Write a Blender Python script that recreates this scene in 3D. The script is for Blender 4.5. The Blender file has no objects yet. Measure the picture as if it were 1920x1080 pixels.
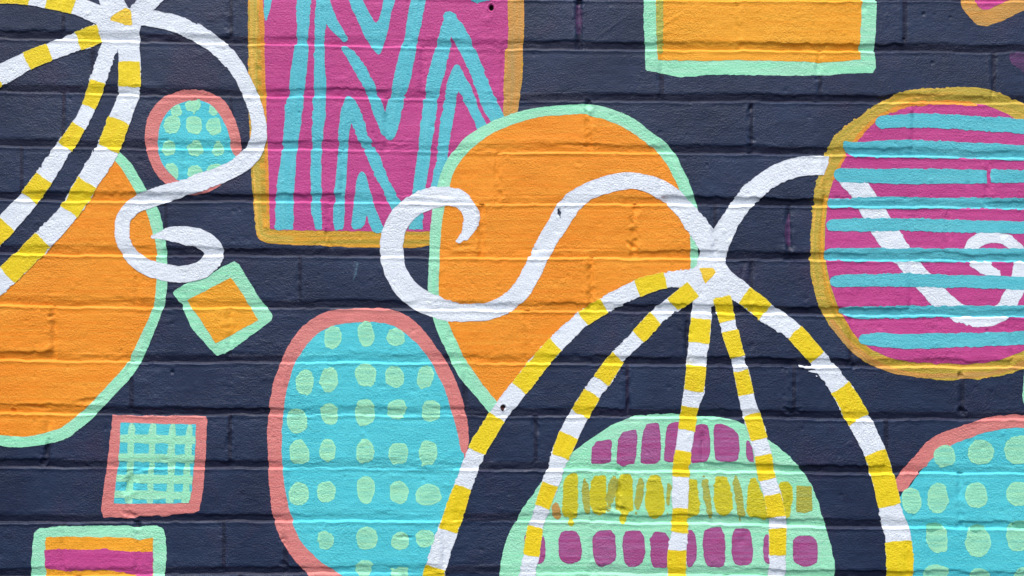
import bpy, math
import numpy as np

# ------------------------------------------------------------------ camera, sky, sun, exposure
S = 0.00077                 # metres of wall per unit of the mural drawing
ZC = 1.55                   # height of the view axis
scene = bpy.context.scene
cd = bpy.data.cameras.new('camera'); cam = bpy.data.objects.new('camera', cd)
scene.collection.objects.link(cam); scene.camera = cam
DIST = 1.75
cam.location = (0, -DIST, ZC); cam.rotation_euler = (math.radians(90), 0, 0)
cd.sensor_width = 36; cd.lens = 36 * DIST / (1920 * S); cd.clip_start = 0.05; cd.clip_end = 200

SUN_EL, SUN_AZ = 63.0, -16.0          # degrees; azimuth measured from straight in front of the wall, towards the left
world = bpy.data.worlds.new('World'); scene.world = world; world.use_nodes = True
nt = world.node_tree; nt.nodes.clear()
sky = nt.nodes.new('ShaderNodeTexSky'); sky.sky_type = 'NISHITA'; sky.sun_disc = False
sky.sun_elevation = math.radians(SUN_EL); sky.sun_rotation = math.radians(180 - SUN_AZ)
sky.dust_density = 3.0; sky.air_density = 0.9; sky.ozone_density = 1.0
bg = nt.nodes.new('ShaderNodeBackground'); bg.inputs['Strength'].default_value = 0.125
wo = nt.nodes.new('ShaderNodeOutputWorld')
nt.links.new(sky.outputs[0], bg.inputs[0]); nt.links.new(bg.outputs[0], wo.inputs[0])
sl = bpy.data.lights.new('sun', 'SUN'); sl.energy = 1.5; sl.angle = math.radians(11); sl.color = (1.0, 0.965, 0.92)
sun = bpy.data.objects.new('sun', sl); scene.collection.objects.link(sun)
el, az = math.radians(SUN_EL), math.radians(SUN_AZ)
from mathutils import Vector
sd = Vector((math.sin(az) * math.cos(el), -math.cos(az) * math.cos(el), math.sin(el)))
sun.rotation_euler = sd.to_track_quat('Z', 'Y').to_euler(); sun.location = (-0.6, -3, 4)
scene.view_settings.view_transform = 'Standard'; scene.view_settings.look = 'None'
scene.view_settings.gamma = 1; scene.view_settings.use_curve_mapping = False
scene.view_settings.exposure = 0.98

# ------------------------------------------------------------------ value noise
_rng = np.random.RandomState(7)
_tab = _rng.rand(256, 256)
def vnoise(x, y, sx, sy=None, seed=0):
    sy = sy or sx
    x = x / sx + seed * 17.31; y = y / sy + seed * 9.73
    xi = np.floor(x).astype(np.int64); yi = np.floor(y).astype(np.int64)
    fx = x - xi; fy = y - yi
    fx = fx * fx * (3 - 2 * fx); fy = fy * fy * (3 - 2 * fy)
    a = _tab[xi & 255, yi & 255]; b = _tab[(xi + 1) & 255, yi & 255]
    c = _tab[xi & 255, (yi + 1) & 255]; d = _tab[(xi + 1) & 255, (yi + 1) & 255]
    return ((a * (1 - fx) + b * fx) * (1 - fy) + (c * (1 - fx) + d * fx) * fy) * 2 - 1
def fbm(x, y, s, n=3, seed=0, sy=None):
    r = 0; a = 1.0; t = 0
    for i in range(n):
        r = r + a * vnoise(x, y, s / 2 ** i, (sy or s) / 2 ** i, seed + i * 3); t += a; a *= 0.5
    return r / t
def sstep(a, b, x):
    t = np.clip((x - a) / (b - a), 0, 1); return t * t * (3 - 2 * t)

# ------------------------------------------------------------------ the courses (bed joints) and head joints
XS = np.array([0., 320, 640, 960, 1280, 1600, 1920])
BED = [                                    # top edge of the course below each bed joint, left to right
    [-18, -12, -7, 0, 2, 3, 4],
    [73, 81, 88, 93, 96, 98, 100],
    [173, 181, 185, 190, 192, 194, 196],
    [276, 281, 283, 287, 289, 293, 299],
    [376, 380, 381, 384, 386, 389, 392],
    [477, 481, 483, 485, 487, 490, 491],
    [574, 579, 580, 584, 587, 593, 595],
    [677, 681, 681, 683, 685, 689, 690],
    [776, 780, 780, 782, 783, 788, 787],
    [878, 879, 880, 882, 884, 889, 888],
    [982, 980, 979, 977, 982, 990, 993],
    [1084, 1079, 1077, 1075, 1079, 1086, 1088]]
def bed_y(k, x):
    kk = min(max(k, 0), 11)
    y = np.interp(x, XS, BED[kk]) + (k - kk) * 98.5
    return y + 1.3 * vnoise(x, x * 0 + 31 * k, 90, seed=2) + 0.7 * vnoise(x, x * 0 + 13 * k, 22, seed=5)
HEAD = {                                   # x of the head joints of every course, and how deep each one reads
    0: [(-190, .6), (117, .45), (432, .6), (770, .12), (1085, 1.3), (1387, .35), (1695, .25), (2000, .6)],
    1: [(-120, .6), (172, .2), (480, .3), (790, .35), (945, .5), (1239, .45), (1537, .9), (1862, .5), (2170, .6)],
    2: [(-180, .6), (117, .35), (432, .3), (723, .5), (1103, 1.3), (1408, .9), (1710, .3), (2010, .6)],
    3: [(-260, .6), (40, .3), (345, .2), (640, .3), (934, .6), (1240, .2), (1545, .2), (1853, 1.1), (2160, .6)],
    4: [(-140, .6), (165, .2), (310, .2), (616, .6), (902, .9), (1188, 1.2), (1339, .5), (1478, 1.0), (1776, .4), (2080, .6)],
    5: [(-50, .6), (258, .35), (562, .5), (824, .3), (1107, 1.1), (1408, .7), (1705, .3), (2005, .6)],
    6: [(-200, .6), (99, .5), (429, .6), (735, .2), (986, .45), (1288, .9), (1594, .4), (1897, .3), (2200, .6)],
    7: [(-60, .6), (245, .6), (540, .2), (870, .3), (1175, .8), (1487, .7), (1803, .6), (2105, .6)],
    8: [(-210, .6), (88, .8), (430, .6), (682, .3), (1003, .6), (1318, .5), (1660, .2), (1960, .6)],
    9: [(-60, .6), (243, .9), (540, .2), (850, .2), (1162, .9), (1480, .2), (1801, .7), (2100, .6)],
    10: [(-180, .6), (120, .2), (257, .6), (418, .5), (535, .6), (830, .2), (1110, .6), (1400, .2), (1700, .3), (2000, .6)]}
K0, K1 = -3, 14                             # courses built
def heads(k):
    if k in HEAD: return HEAD[k]
    off = (k * 151) % 304
    return [(-300 + off + 304 * i, .6) for i in range(-1, 9)]

XL, XR = -440.0, 2360.0
cols = np.concatenate([np.arange(XL, -26, 9.0), np.arange(-26, 1946, 2.35), np.arange(1947, XR, 9.0)])
C = len(cols)
rows_y, row_k, row_d = [], [], []           # y array per row, course, is-mortar flag of the strip below the row
top_d = [-1, 0.4, 1.8, 3.2, 5, 7.5]
bot_d = [-26, -23.5, -21.5, -19.5, -18, -16.5]
mor_d = [-15, -13, -11, -9, -7, -5, -3.6, -2.4]
for k in range(K0, K1):
    y0 = bed_y(k, cols); y1 = bed_y(k + 1, cols)
    fine = -1 <= k <= 10
    td = top_d if fine else [-1, 2, 6]
    bd = bot_d if fine else [-26, -19, -16.5]
    md = mor_d if fine else [-13, -8, -3]
    for d in td: rows_y.append(y0 + d); row_k.append(k); row_d.append(0)
    n = 25 if fine else 6
    for i in range(1, n):
        t = i / n
        rows_y.append((y0 + td[-1]) * (1 - t) + (y1 + bd[0]) * t); row_k.append(k); row_d.append(0)
    for d in bd: rows_y.append(y1 + d); row_k.append(k); row_d.append(1 if d == bd[-1] else 0)
    for d in md: rows_y.append(y1 + d); row_k.append(k); row_d.append(1)
rows_y.append(bed_y(K1, cols) - 1); row_k.append(K1); row_d.append(0)
PY = np.array(rows_y); R = PY.shape[0]
PX = np.tile(cols, (R, 1))
row_k = np.array(row_k); row_d = np.array(row_d)

# ------------------------------------------------------------------ relief of the wall (in drawing units, out of the wall)
H = 0.9 * fbm(PX, PY, 160, 2, 1) + 0.5 * fbm(PX, PY, 36, 3, 2) + 0.22 * fbm(PX, PY, 11, 2, 3)
H += 0.5 * np.clip(fbm(PX, PY, 26, 2, 41, sy=9) - 0.25, 0, 1) * 3 * sstep(0.0, 0.6, fbm(PX, PY, 240, 2, 44))   # trowelled crusts
r1 = np.random.RandomState(3)
# brick faces: small offsets and tilts
colidx = {}
brick_cells = []
for k in range(K0, K1):
    hs = heads(k); xs = [XL] + [h[0] for h in hs if XL + 30 < h[0] < XR - 30] + [XR]
    m = row_k == k
    for i in range(len(xs) - 1):
        a, b = xs[i], xs[i + 1]
        ca = np.searchsorted(cols, a + (4.2 if i else -1)); cb = np.searchsorted(cols, b - (4.2 if i < len(xs) - 2 else -1))
        cb = min(cb, C - 1)
        rr = np.where(m & (row_d == 0))[0]
        brick_cells.append((k, rr[0], rr[-1] + 1, ca, cb))
        off = r1.uniform(-1.0, 1.2); tx = r1.uniform(-1, 1); ty = r1.uniform(-.8, .8)
        w = sstep(a - 3, a + 3, PX[m]) * (1 - sstep(b - 3, b + 3, PX[m]))
        yc = (PY[m] - PY[m].mean()) / 45
        H[m] += w * (off + tx * (PX[m] - (a + b) / 2) / max(b - a, 1) * 1.5 + ty * yc)
# bed joints
JM = np.zeros_like(H)                        # where the mortar bands lie
for k in range(K0, K1 + 1):
    m = (row_k == k) | (row_k == k - 1)
    y = PY[m]; x = PX[m]
    d = y - np.interp(x, cols, bed_y(k, cols))
    edge = -15 + 4.2 * fbm(x, x * 0 + 7 * k, 70, 3, 9) + 1.6 * vnoise(x, y, 9, seed=12)
    rough = sstep(-0.15, 0.45, vnoise(x, x * 0 + 3 * k, 150, seed=15))
    edge = edge - rough * 2.2 * np.abs(fbm(x, y, 16, 2, 18))
    wt = 3.2 + 5 * rough
    low = -1.0 + 1.1 * vnoise(x, x * 0 + k, 14, seed=21) + .9 * vnoise(x, x * 0 + k, 55, seed=23)
    msk = sstep(edge - wt * .5, edge + wt * .5, d) * (1 - sstep(low - 1.3, low + 1.3, d))
    deep = 3.5 + 1.5 * vnoise(x, x * 0 + 5 * k, 230, seed=25) + .8 * vnoise(x, x * 0 + 8 * k, 50, seed=26) - .9 * rough
    slope = 0.36 + 0.64 * np.clip((d + 15) / 12, 0, 1)
    hm = -deep * slope + 0.6 * fbm(x, y, 18, 3, 29, sy=7) + rough * 1.0 * fbm(x, y, 30, 3, 33, sy=8)
    Hn = H[m] * (1 - msk) + hm * msk
    bead = np.exp(-((d - 2.0 - low) / 2.6) ** 2) * (0.5 + 0.55 * vnoise(x, x * 0 + 2 * k, 45, seed=35))
    crust = np.exp(-((d - edge + 3.5) / 3.2) ** 2) * 0.55 * (0.4 + vnoise(x, x * 0 + 9 * k, 30, seed=37))
    Hn += bead - 0.7 * np.exp(-((d - 7.5) / 3.0) ** 2) * (0.5 + 0.5 * vnoise(x, x * 0 + k, 40, seed=39)) + crust
    # round the brick's lower arris a little
    Hn -= 0.5 * sstep(-22, -16, d) * (d < edge) * (1 - msk)
    H[m] = Hn
    JM[m] = np.maximum(JM[m], msk)
# head joints
for k in range(K0, K1):
    m = row_k == k
    for (xh, st) in heads(k):
        st = st * .85 + .22
        wob = 1.6 * vnoise(PY[m], PY[m] * 0 + xh, 24, seed=51)
        dx = PX[m] - xh - wob
        lv = 0.55 + 0.55 * vnoise(PY[m], PY[m] * 0 + xh, 40, seed=53)
        H[m] -= st * lv * 3.1 * np.exp(-(dx / 4.2) ** 2)
        H[m] -= st * np.clip(lv, 0, 2) * 2.2 * np.exp(-((dx - 4.5) / 1.9) ** 2)
        H[m] += st * 0.9 * np.exp(-((dx + 9) / 3.6) ** 2) + st * 0.8 * fbm(PX[m], PY[m], 9, 2, 57) * np.exp(-(dx / 11) ** 2) * 2.2
# chips, dents, lumps: x, y, rx, ry, angle, depth
DENT = [(88, 845, 5, 22, 12, 3.2), (80, 868, 5, 9, 30, 2.6), (245, 905, 10, 20, 35, 2.6), (255, 882, 12, 3, 0, 2.4),
        (257, 985, 7, 6, 0, 3.6), (243, 965, 12, 5, 20, 2.4), (430, 830, 7, 14, 10, 1.8), (430, 860, 5, 6, 0, -1.6),
        (1103, 196, 6, 8, 0, 3.4), (1488, 770, 12, 5, -10, 2.8), (1475, 768, 7, 4, 15, 2.6), (1804, 772, 8, 6, 35, 3.0),
        (1394, 492, 8, 5, 0, 1.8), (1183, 460, 9, 5, 30, 2.4), (1194, 392, 5, 8, 0, 2.4), (1104, 492, 8, 5, -15, -2.2),
        (1048, 398, 2.6, 7, 25, 2.6), (97, 592, 7, 3, -10, 2.4), (95, 600, 6, 3, -10, -1.6), (165, 752, 22, 5, -8, 2.2),
        (72, 763, 20, 4, 8, 1.6), (25, 772, 5, 5, 0, 2.5), (93, 652, 14, 6, -25, -2.0), (1171, 700, 8, 8, 0, 1.5),
        (1178, 760, 3, 16, 10, 2.2), (1003, 800, 6, 12, -25, 1.6), (1008, 822, 3, 6, 0, -1.3), (1162, 955, 16, 6, 12, 2.6),
        (1160, 930, 4, 22, 3, 2.0), (1160, 882, 4, 4, 0, 2.6), (1128, 957, 12, 3, 5, 2.0), (1318, 840, 2.6, 24, 0, 1.8),
        (921, 15, 4.2, 5.0, 0, 8), (944, 763, 3.6, 3.6, 0, 5), (917, 33, 12, 6, -30, -1.3), (640, 150, 10, 3, 0, -1.0),
        (320, 66, 9, 5, 0, -1.8), (1748, 118, 4, 2.6, 0, 2), (1732, 26, 4, 3.4, 0, 2.4), (1782, 33, 3, 2.6, 0, 1.8),
        (1710, 208, 5, 6, 0, -2.2), (1694, 74, 3, 3, 0, 2.2), (1085, 6, 8, 5, 0, 2.6), (1239, 62, 14, 4, -20, -1.4),
        (430, 60, 7, 5, 0, -1.8), (612, 440, 3, 9, 0, 2.0), (600, 466, 9, 4, -20, -1.6), (562, 492, 4, 6, 0, -1.4),
        (325, 688, 4, 4, 0, -1.6), (323, 698, 4, 2.6, 0, 2.2), (1410, 262, 8, 4, 10, 2.2), (1408, 203, 4, 7, 20, 2.2),
        (1393, 505, 4, 14, 10, 1.2), (1478, 470, 14, 5, 10, -1.6), (1287, 640, 3, 30, 0, 1.4), (1325, 310, 3, 3, 0, 1.6),
        (760, 1007, 16, 2.2, 0, 2.6), (1850, 620, 3, 4, 0, 1.4), (1800, 705, 5, 6, 0, 3.0), (870, 462, 18, 4, -5, 1.4),
        (895, 470, 10, 6, 30, -1.4), (940, 376, 12, 5, -35, -1.6), (1000, 262, 60, 4, 0, -0.8), (1100, 272, 40, 3, 0, 1.0),
        (533, 1058, 8, 5, 30, 2.2), (528, 1012, 5, 3, -30, 2.0), (1600, 688, 4, 4, 0, 2.4), (1862, 165, 2.6, 14, 8, 1.8),
        (1240, 175, 6, 9, 0, -1.2), (1255, 40, 28, 2, -30, -0.9), (1148, 50, 24, 1.8, -35, -0.8), (1340, 520, 26, 14, 0, -0.7)]
for (x, y, rx, ry, an, dp) in DENT:
    a = math.radians(an); c0 = max(np.searchsorted(cols, x - 3 * max(rx, ry)) - 1, 0); c1 = np.searchsorted(cols, x + 3 * max(rx, ry)) + 1
    sx = PX[:, c0:c1] - x; sy = PY[:, c0:c1] - y
    if dp < 7: 
        nz = min(rx, ry) * 0.35
        sx = sx + nz * vnoise(PX[:, c0:c1], PY[:, c0:c1], 6, seed=61); sy = sy + nz * vnoise(PX[:, c0:c1], PY[:, c0:c1], 6, seed=63)
    u = (sx * math.cos(a) + sy * math.sin(a)) / rx; v = (-sx * math.sin(a) + sy * math.cos(a)) / ry
    q = u * u + v * v
    H[:, c0:c1] -= dp * np.exp(-q ** 1.5) - 0.22 * abs(dp) * np.exp(-(np.sqrt(q) - 1.5) ** 2 / .12)
# scattered small pits and grit
rp = np.random.RandomState(12)
for i in range(520):
    x = rp.uniform(-20, 1940); y = rp.uniform(-20, 1100); r = rp.uniform(1.8, 3.4) * (1 if rp.rand() > .12 else 1.6)
    dp = rp.uniform(.5, 1.5) * (1 if rp.rand() < .62 else -.8)
    c0 = np.searchsorted(cols, x - 10); c1 = np.searchsorted(cols, x + 10)
    rr = np.where((PY[:, c0] > y - 12) & (PY[:, c0] < y + 12))[0]
    if len(rr) == 0: continue
    sl_ = (slice(rr[0], rr[-1] + 1), slice(c0, c1))
    q = ((PX[sl_] - x) / (r * rp.uniform(.8, 1.8))) ** 2 + ((PY[sl_] - y) / r) ** 2
    H[sl_] -= dp * np.exp(-q)

# world positions and normals on the relief
WX = (PX - 960) * S; WZ = ZC - (PY - 540) * S; WY = -H * S
ci = np.gradient(WX, axis=1), np.gradient(WY, axis=1), np.gradient(WZ, axis=1)
ri = np.gradient(WX, axis=0), np.gradient(WY, axis=0), np.gradient(WZ, axis=0)
N = np.stack([ci[1] * ri[2] - ci[2] * ri[1], ci[2] * ri[0] - ci[0] * ri[2], ci[0] * ri[1] - ci[1] * ri[0]], -1)
N /= np.linalg.norm(N, axis=-1, keepdims=True)
N *= np.where(N[..., 1:2] > 0, -1, 1)
P = np.stack([WX, WY, WZ], -1)

# ------------------------------------------------------------------ materials
def lin(c):
    r = []
    for v in c:
        v = v / 255; r.append(v / 12.92 if v <= .04045 else ((v + .055) / 1.055) ** 2.4)
    return r
E = (1.1, 1.08, 1.12)                     # light on the wall; converts seen colours to paint colours
def alb(c, k=1.0):
    l = lin(c); return tuple(min(max(l[i] / E[i] * k, 0.002), 0.88) for i in range(3)) + (1,)

def relief_group():
    g = bpy.data.node_groups.new('paint_relief', 'ShaderNodeTree')
    g.interface.new_socket('Brush', in_out='INPUT', socket_type='NodeSocketFloat')
    g.interface.new_socket('Grain', in_out='INPUT', socket_type='NodeSocketFloat')
    g.interface.new_socket('Normal', in_out='OUTPUT', socket_type='NodeSocketVector')
    n = g.nodes; L = g.links
    gi = n.new('NodeGroupInput'); go = n.new('NodeGroupOutput')
    geo = n.new('ShaderNodeNewGeometry')
    def noise(scale, detail, rough=.5, vec=None):
        t = n.new('ShaderNodeTexNoise'); t.inputs['Scale'].default_value = scale
        t.inputs['Detail'].default_value = detail; t.inputs['Roughness'].default_value = rough
        L.new(vec or geo.outputs['Position'], t.inputs['Vector']); return t.outputs[0]
    def math_(op, a, b=None, c=None):
        t = n.new('ShaderNodeMath'); t.operation = op
        for i, v in enumerate((a, b, c)):
            if v is None: continue
            if isinstance(v, (int, float)): t.inputs[i].default_value = v
            else: L.new(v, t.inputs[i])
        return t.outputs[0]
    f1 = noise(400, 3, .65); f2 = noise(115, 3, .55)
    vm = n.new('ShaderNodeMapping'); vm.inputs['Scale'].default_value = (1, 1, 2.4)
    L.new(geo.outputs['Position'], vm.inputs['Vector'])
    worm = noise(60, 4, .6, vm.outputs[0])
    w2 = math_('ABSOLUTE', math_('SUBTRACT', worm, .5)); w3 = math_('MULTIPLY', math_('MINIMUM', w2, .06), 5.0)
    patch = noise(7, 2, .5)
    pm = n.new('ShaderNodeMapRange'); pm.inputs[1].default_value = .45; pm.inputs[2].default_value = .65
    L.new(patch, pm.inputs[0])
    w4 = math_('MULTIPLY', w3, pm.outputs[0])
    gp = n.new('ShaderNodeMapRange'); gp.inputs[1].default_value = .35; gp.inputs[2].default_value = .65; gp.inputs[3].default_value = .45; gp.inputs[4].default_value = 1.15
    L.new(noise(11, 3, .6), gp.inputs[0])
    f2 = math_('MULTIPLY', f2, gp.outputs[0]); f1 = math_('MULTIPLY', f1, gp.outputs[0])
    at = n.new('ShaderNodeAttribute'); at.attribute_name = 'brush'
    bm_ = n.new('ShaderNodeMapping'); bm_.inputs['Scale'].default_value = (28, 520, 1)
    L.new(at.outputs['Vector'], bm_.inputs['Vector'])
    br = noise(1, 2, .5, bm_.outputs[0])
    h = math_('ADD', math_('MULTIPLY', f1, math_('MULTIPLY', gi.outputs['Grain'], 1.45)), math_('MULTIPLY', f2, 0.5))
    h = math_('SUBTRACT', h, math_('MULTIPLY', w4, 0.7))
    h = math_('ADD', h, math_('MULTIPLY', br, gi.outputs['Brush']))
    b = n.new('ShaderNodeBump'); b.inputs['Strength'].default_value = 1.0; b.inputs['Distance'].default_value = 0.0010
    L.new(h, b.inputs['Height']); L.new(b.outputs[0], go.inputs[0])
    return g
RG = relief_group()

def paint(name, c1, c2, streak=.5, lo=.35, hi=.7, rough=.5, brush=.18, grain=1.0, rim=None, blot=.35, su=9, sv=230, k=1.0, spec=.5, tint=None):
    """c1: paint at full cover, c2: where the coat is thin; streaks run along the brush attribute."""
    m = bpy.data.materials.new(name); m.use_nodes = True
    n = m.node_tree.nodes; L = m.node_tree.links; n.clear()
    out = n.new('ShaderNodeOutputMaterial'); bs = n.new('ShaderNodeBsdfPrincipled'); L.new(bs.outputs[0], out.inputs[0])
    bs.inputs['Roughness'].default_value = rough; bs.inputs['Specular IOR Level'].default_value = spec
    g = n.new('ShaderNodeGroup'); g.node_tree = RG; g.inputs['Brush'].default_value = brush; g.inputs['Grain'].default_value = grain
    L.new(g.outputs[0], bs.inputs['Normal'])
    at = n.new('ShaderNodeAttribute'); at.attribute_name = 'brush'
    mp = n.new('ShaderNodeMapping'); mp.inputs['Scale'].default_value = (su, sv, 1); L.new(at.outputs['Vector'], mp.inputs['Vector'])
    ns = n.new('ShaderNodeTexNoise'); ns.inputs['Scale'].default_value = 1; ns.inputs['Detail'].default_value = 3; L.new(mp.outputs[0], ns.inputs['Vector'])
    geo = n.new('ShaderNodeNewGeometry')
    nb = n.new('ShaderNodeTexNoise'); nb.inputs['Scale'].default_value = 9; nb.inputs['Detail'].default_value = 4; nb.inputs['Roughness'].default_value = .6
    L.new(geo.outputs['Position'], nb.inputs['Vector'])
    mx = n.new('ShaderNodeMix'); mx.data_type = 'FLOAT'; mx.inputs[0].default_value = blot
    L.new(ns.outputs[0], mx.inputs[2]); L.new(nb.outputs[0], mx.inputs[3])
    mr = n.new('ShaderNodeMapRange'); mr.inputs[1].default_value = lo; mr.inputs[2].default_value = hi; mr.inputs[4].default_value = streak
    L.new(mx.outputs[0], mr.inputs[0])
    col = n.new('ShaderNodeMix'); col.data_type = 'RGBA'; L.new(mr.outputs[0], col.inputs[0])
    col.inputs[6].default_value = alb(c1, k); col.inputs[7].default_value = alb(c2, k)
    last = col.outputs[2]
    if rim:
        ea = n.new('ShaderNodeAttribute'); ea.attribute_name = 'edge'
        er = n.new('ShaderNodeMapRange'); er.inputs[1].default_value = 0; er.inputs[2].default_value = rim[1]
        er.inputs[3].default_value = rim[2]; er.inputs[4].default_value = 0
        L.new(ea.outputs['Fac'], er.inputs[0])
        c3 = n.new('ShaderNodeMix'); c3.data_type = 'RGBA'; L.new(er.outputs[0], c3.inputs[0]); L.new(last, c3.inputs[6])
        c3.inputs[7].default_value = alb(rim[0], k); last = c3.outputs[2]
    if tint:                                # an older coat of another colour grins through here and there
        tn = n.new('ShaderNodeTexNoise'); tn.inputs['Scale'].default_value = 5.5; tn.inputs['Detail'].default_value = 5; tn.inputs['Roughness'].default_value = .65
        L.new(geo.outputs['Position'], tn.inputs['Vector'])
        tr = n.new('ShaderNodeMapRange'); tr.inputs[1].default_value = .54; tr.inputs[2].default_value = .72; tr.inputs[4].default_value = tint[1]
        L.new(tn.outputs[0], tr.inputs[0])
        c4 = n.new('ShaderNodeMix'); c4.data_type = 'RGBA'; L.new(tr.outputs[0], c4.inputs[0]); L.new(last, c4.inputs[6])
        c4.inputs[7].default_value = alb(tint[0], k); last = c4.outputs[2]
    # fine mottling of the dried coat
    nf = n.new('ShaderNodeTexNoise'); nf.inputs['Scale'].default_value = 420; nf.inputs['Detail'].default_value = 2
    L.new(geo.outputs['Position'], nf.inputs['Vector'])
    fr = n.new('ShaderNodeMapRange'); fr.inputs[1].default_value = .25; fr.inputs[2].default_value = .75; fr.inputs[3].default_value = .93; fr.inputs[4].default_value = 1.05
    L.new(nf.outputs[0], fr.inputs[0])
    hs = n.new('ShaderNodeHueSaturation'); L.new(last, hs.inputs['Color']); L.new(fr.outputs[0], hs.inputs['Value'])
    L.new(hs.outputs[0], bs.inputs['Base Color'])
    return m
M = dict(
    navy=paint('navy_masonry_paint', (20, 34, 63), (37, 54, 86), .8, .38, .66, .47, .10, blot=.7, spec=.42, tint=((50, 36, 70), .8)),
    mortar=paint('navy_painted_mortar', (22, 29, 55), (40, 32, 64), .7, .55, .7, .5, .05, blot=.8, spec=.35),
    orange=paint('orange_paint', (243, 141, 30), (250, 168, 56), .7, .4, .68, .6, .12, spec=.3),
    orange2=paint('golden_orange_paint', (241, 155, 28), (251, 179, 55), .8, .35, .65, .6, .15, spec=.3),
    magenta=paint('magenta_paint', (190, 60, 133), (203, 81, 148), .8, .38, .66, .55, .12, spec=.35),
    teal=paint('turquoise_paint', (82, 187, 204), (110, 201, 212), .7, .38, .68, .55, .12, spec=.35),
    teal2=paint('deep_turquoise_paint', (73, 195, 211), (99, 214, 222), .7, .38, .68, .55, .12, spec=.35),
    mint=paint('mint_paint', (145, 228, 185), (179, 232, 204), .8, .38, .66, .55, .16, spec=.35),
    dot=paint('pale_green_paint', (162, 230, 190), (128, 212, 190), .9, .42, .62, .55, .12, rim=((172, 243, 195), 4.5, .7), spec=.35),
    white=paint('white_paint', (232, 237, 247), (212, 219, 234), .6, .48, .78, .5, .22, rim=((206, 208, 224), 2.2, .55), spec=.35),
    yellow=paint('yellow_paint', (241, 214, 29), (237, 198, 23), .8, .38, .66, .5, .16, rim=((237, 220, 99), 2.2, .5), spec=.35),
    amber=paint('amber_yellow_paint', (244, 197, 39), (248, 214, 74), .8, .38, .66, .5, .16, spec=.35),
    mustard=paint('thin_mustard_paint', (232, 165, 46), (174, 150, 44), .95, .44, .60, .5, .2, su=7, sv=150, blot=.25, spec=.4),
    olive=paint('olive_mustard_paint', (189, 164, 58), (241, 184, 75), .9, .46, .66, .5, .2, su=7, sv=150, blot=.25, spec=.4),
    tan=paint('tan_orange_paint', (211, 148, 65), (190, 150, 83), .9, .42, .62, .5, .2, su=7, sv=150, blot=.3, spec=.4),
    streak=paint('orange_edge_paint', (235, 152, 52), (218, 143, 47), .8, .4, .62, .5, .2, spec=.35),
    coral=paint('coral_paint', (216, 122, 120), (226, 144, 137), .8, .4, .66, .55, .16, spec=.35),
    plum=paint('plum_paint', (166, 68, 130), (168, 104, 155), .95, .42, .64, .5, .2, rim=((155, 70, 132), 3, .6), spec=.4),
    ochre=paint('ochre_yellow_paint', (211, 197, 24), (199, 188, 49), .8, .38, .64, .5, .2, rim=((203, 207, 68), 3, .5), spec=.4),
    cap=paint('olive_green_glaze', (114, 188, 154), (100, 190, 170), .8, .38, .64, .5, .2, spec=.35),
    gold=paint('dull_gold_paint', (180, 172, 60), (164, 178, 92), .8, .38, .64, .5, .2, spec=.4),
    violet=paint('old_violet_paint', (92, 48, 98), (58, 46, 80), .9, .35, .6, .5, .1, spec=.4),
    smear=paint('thin_teal_paint', (78, 116, 138), (48, 60, 86), .95, .35, .6, .5, .1, spec=.4),
    hole=paint('dark_hole', (14, 9, 10), (34, 18, 16), .9, .4, .6, .7, .0, spec=.2),
    rust=paint('rusty_plug', (74, 40, 38), (46, 26, 26), .9, .4, .6, .7, .0, spec=.2),
    brick=paint('brick_body', (150, 84, 66), (120, 70, 58), .8, .4, .6, .8, .0, spec=.2))

# ------------------------------------------------------------------ mesh building
COL = scene.collection
ntri = 0
def mesh_obj(name, verts, faces_tri, normals, brush, edge, mat, parent, extra=None, label=None):
    """verts (n,3); faces (m,3); keeps the relief's own normals so that neighbouring pieces shade as one surface."""
    global ntri
    me = bpy.data.meshes.new(name)
    nv = len(verts); nf = len(faces_tri)
    me.vertices.add(nv); me.vertices.foreach_set('co', verts.astype(np.float32).ravel())
    me.loops.add(nf * 3); me.loops.foreach_set('vertex_index', faces_tri.astype(np.int32).ravel())
    me.polygons.add(nf); me.polygons.foreach_set('loop_start', np.arange(0, nf * 3, 3, dtype=np.int32))
    me.polygons.foreach_set('loop_total', np.full(nf, 3, dtype=np.int32))
    me.update(calc_edges=True)
    me.polygons.foreach_set('use_smooth', np.ones(nf, dtype=bool))
    a = me.attributes.new('brush', 'FLOAT2', 'POINT'); a.data.foreach_set('vector', brush.astype(np.float32).ravel())
    a = me.attributes.new('edge', 'FLOAT', 'POINT'); a.data.foreach_set('value', edge.astype(np.float32).ravel())
    me.materials.append(mat)
    if extra is not None:
        me.materials.append(extra[0]); mi = np.zeros(nf, dtype=np.int32); mi[extra[1]:] = 1
        me.polygons.foreach_set('material_index', mi)
    me.normals_split_custom_set_from_vertices(normals.astype(np.float32))
    o = bpy.data.objects.new(name, me); COL.objects.link(o)
    if parent: o.parent = parent
    if label: o['label'] = label
    ntri += nf
    return o

def grid_tris(r0, r1, c0, c1):
    r, c = np.meshgrid(np.arange(r0, r1), np.arange(c0, c1), indexing='ij')
    a = (r * C + c).ravel(); b = a + 1; d = a + C; e = d + 1
    return np.stack([np.stack([a, e, b], 1), np.stack([a, d, e], 1)], 1).reshape(-1, 3)
Pf = P.reshape(-1, 3); Nf = N.reshape(-1, 3)
BR = np.stack([WX, WZ], -1).reshape(-1, 2)

wall = bpy.data.objects.new('brick_wall', None); COL.objects.link(wall); wall.location = (0, 0, 0)
wall['label'] = 'dark navy painted brick wall with recessed joints behind all the painted shapes'
wall['category'] = 'brick wall'; wall['kind'] = 'thing'

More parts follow.
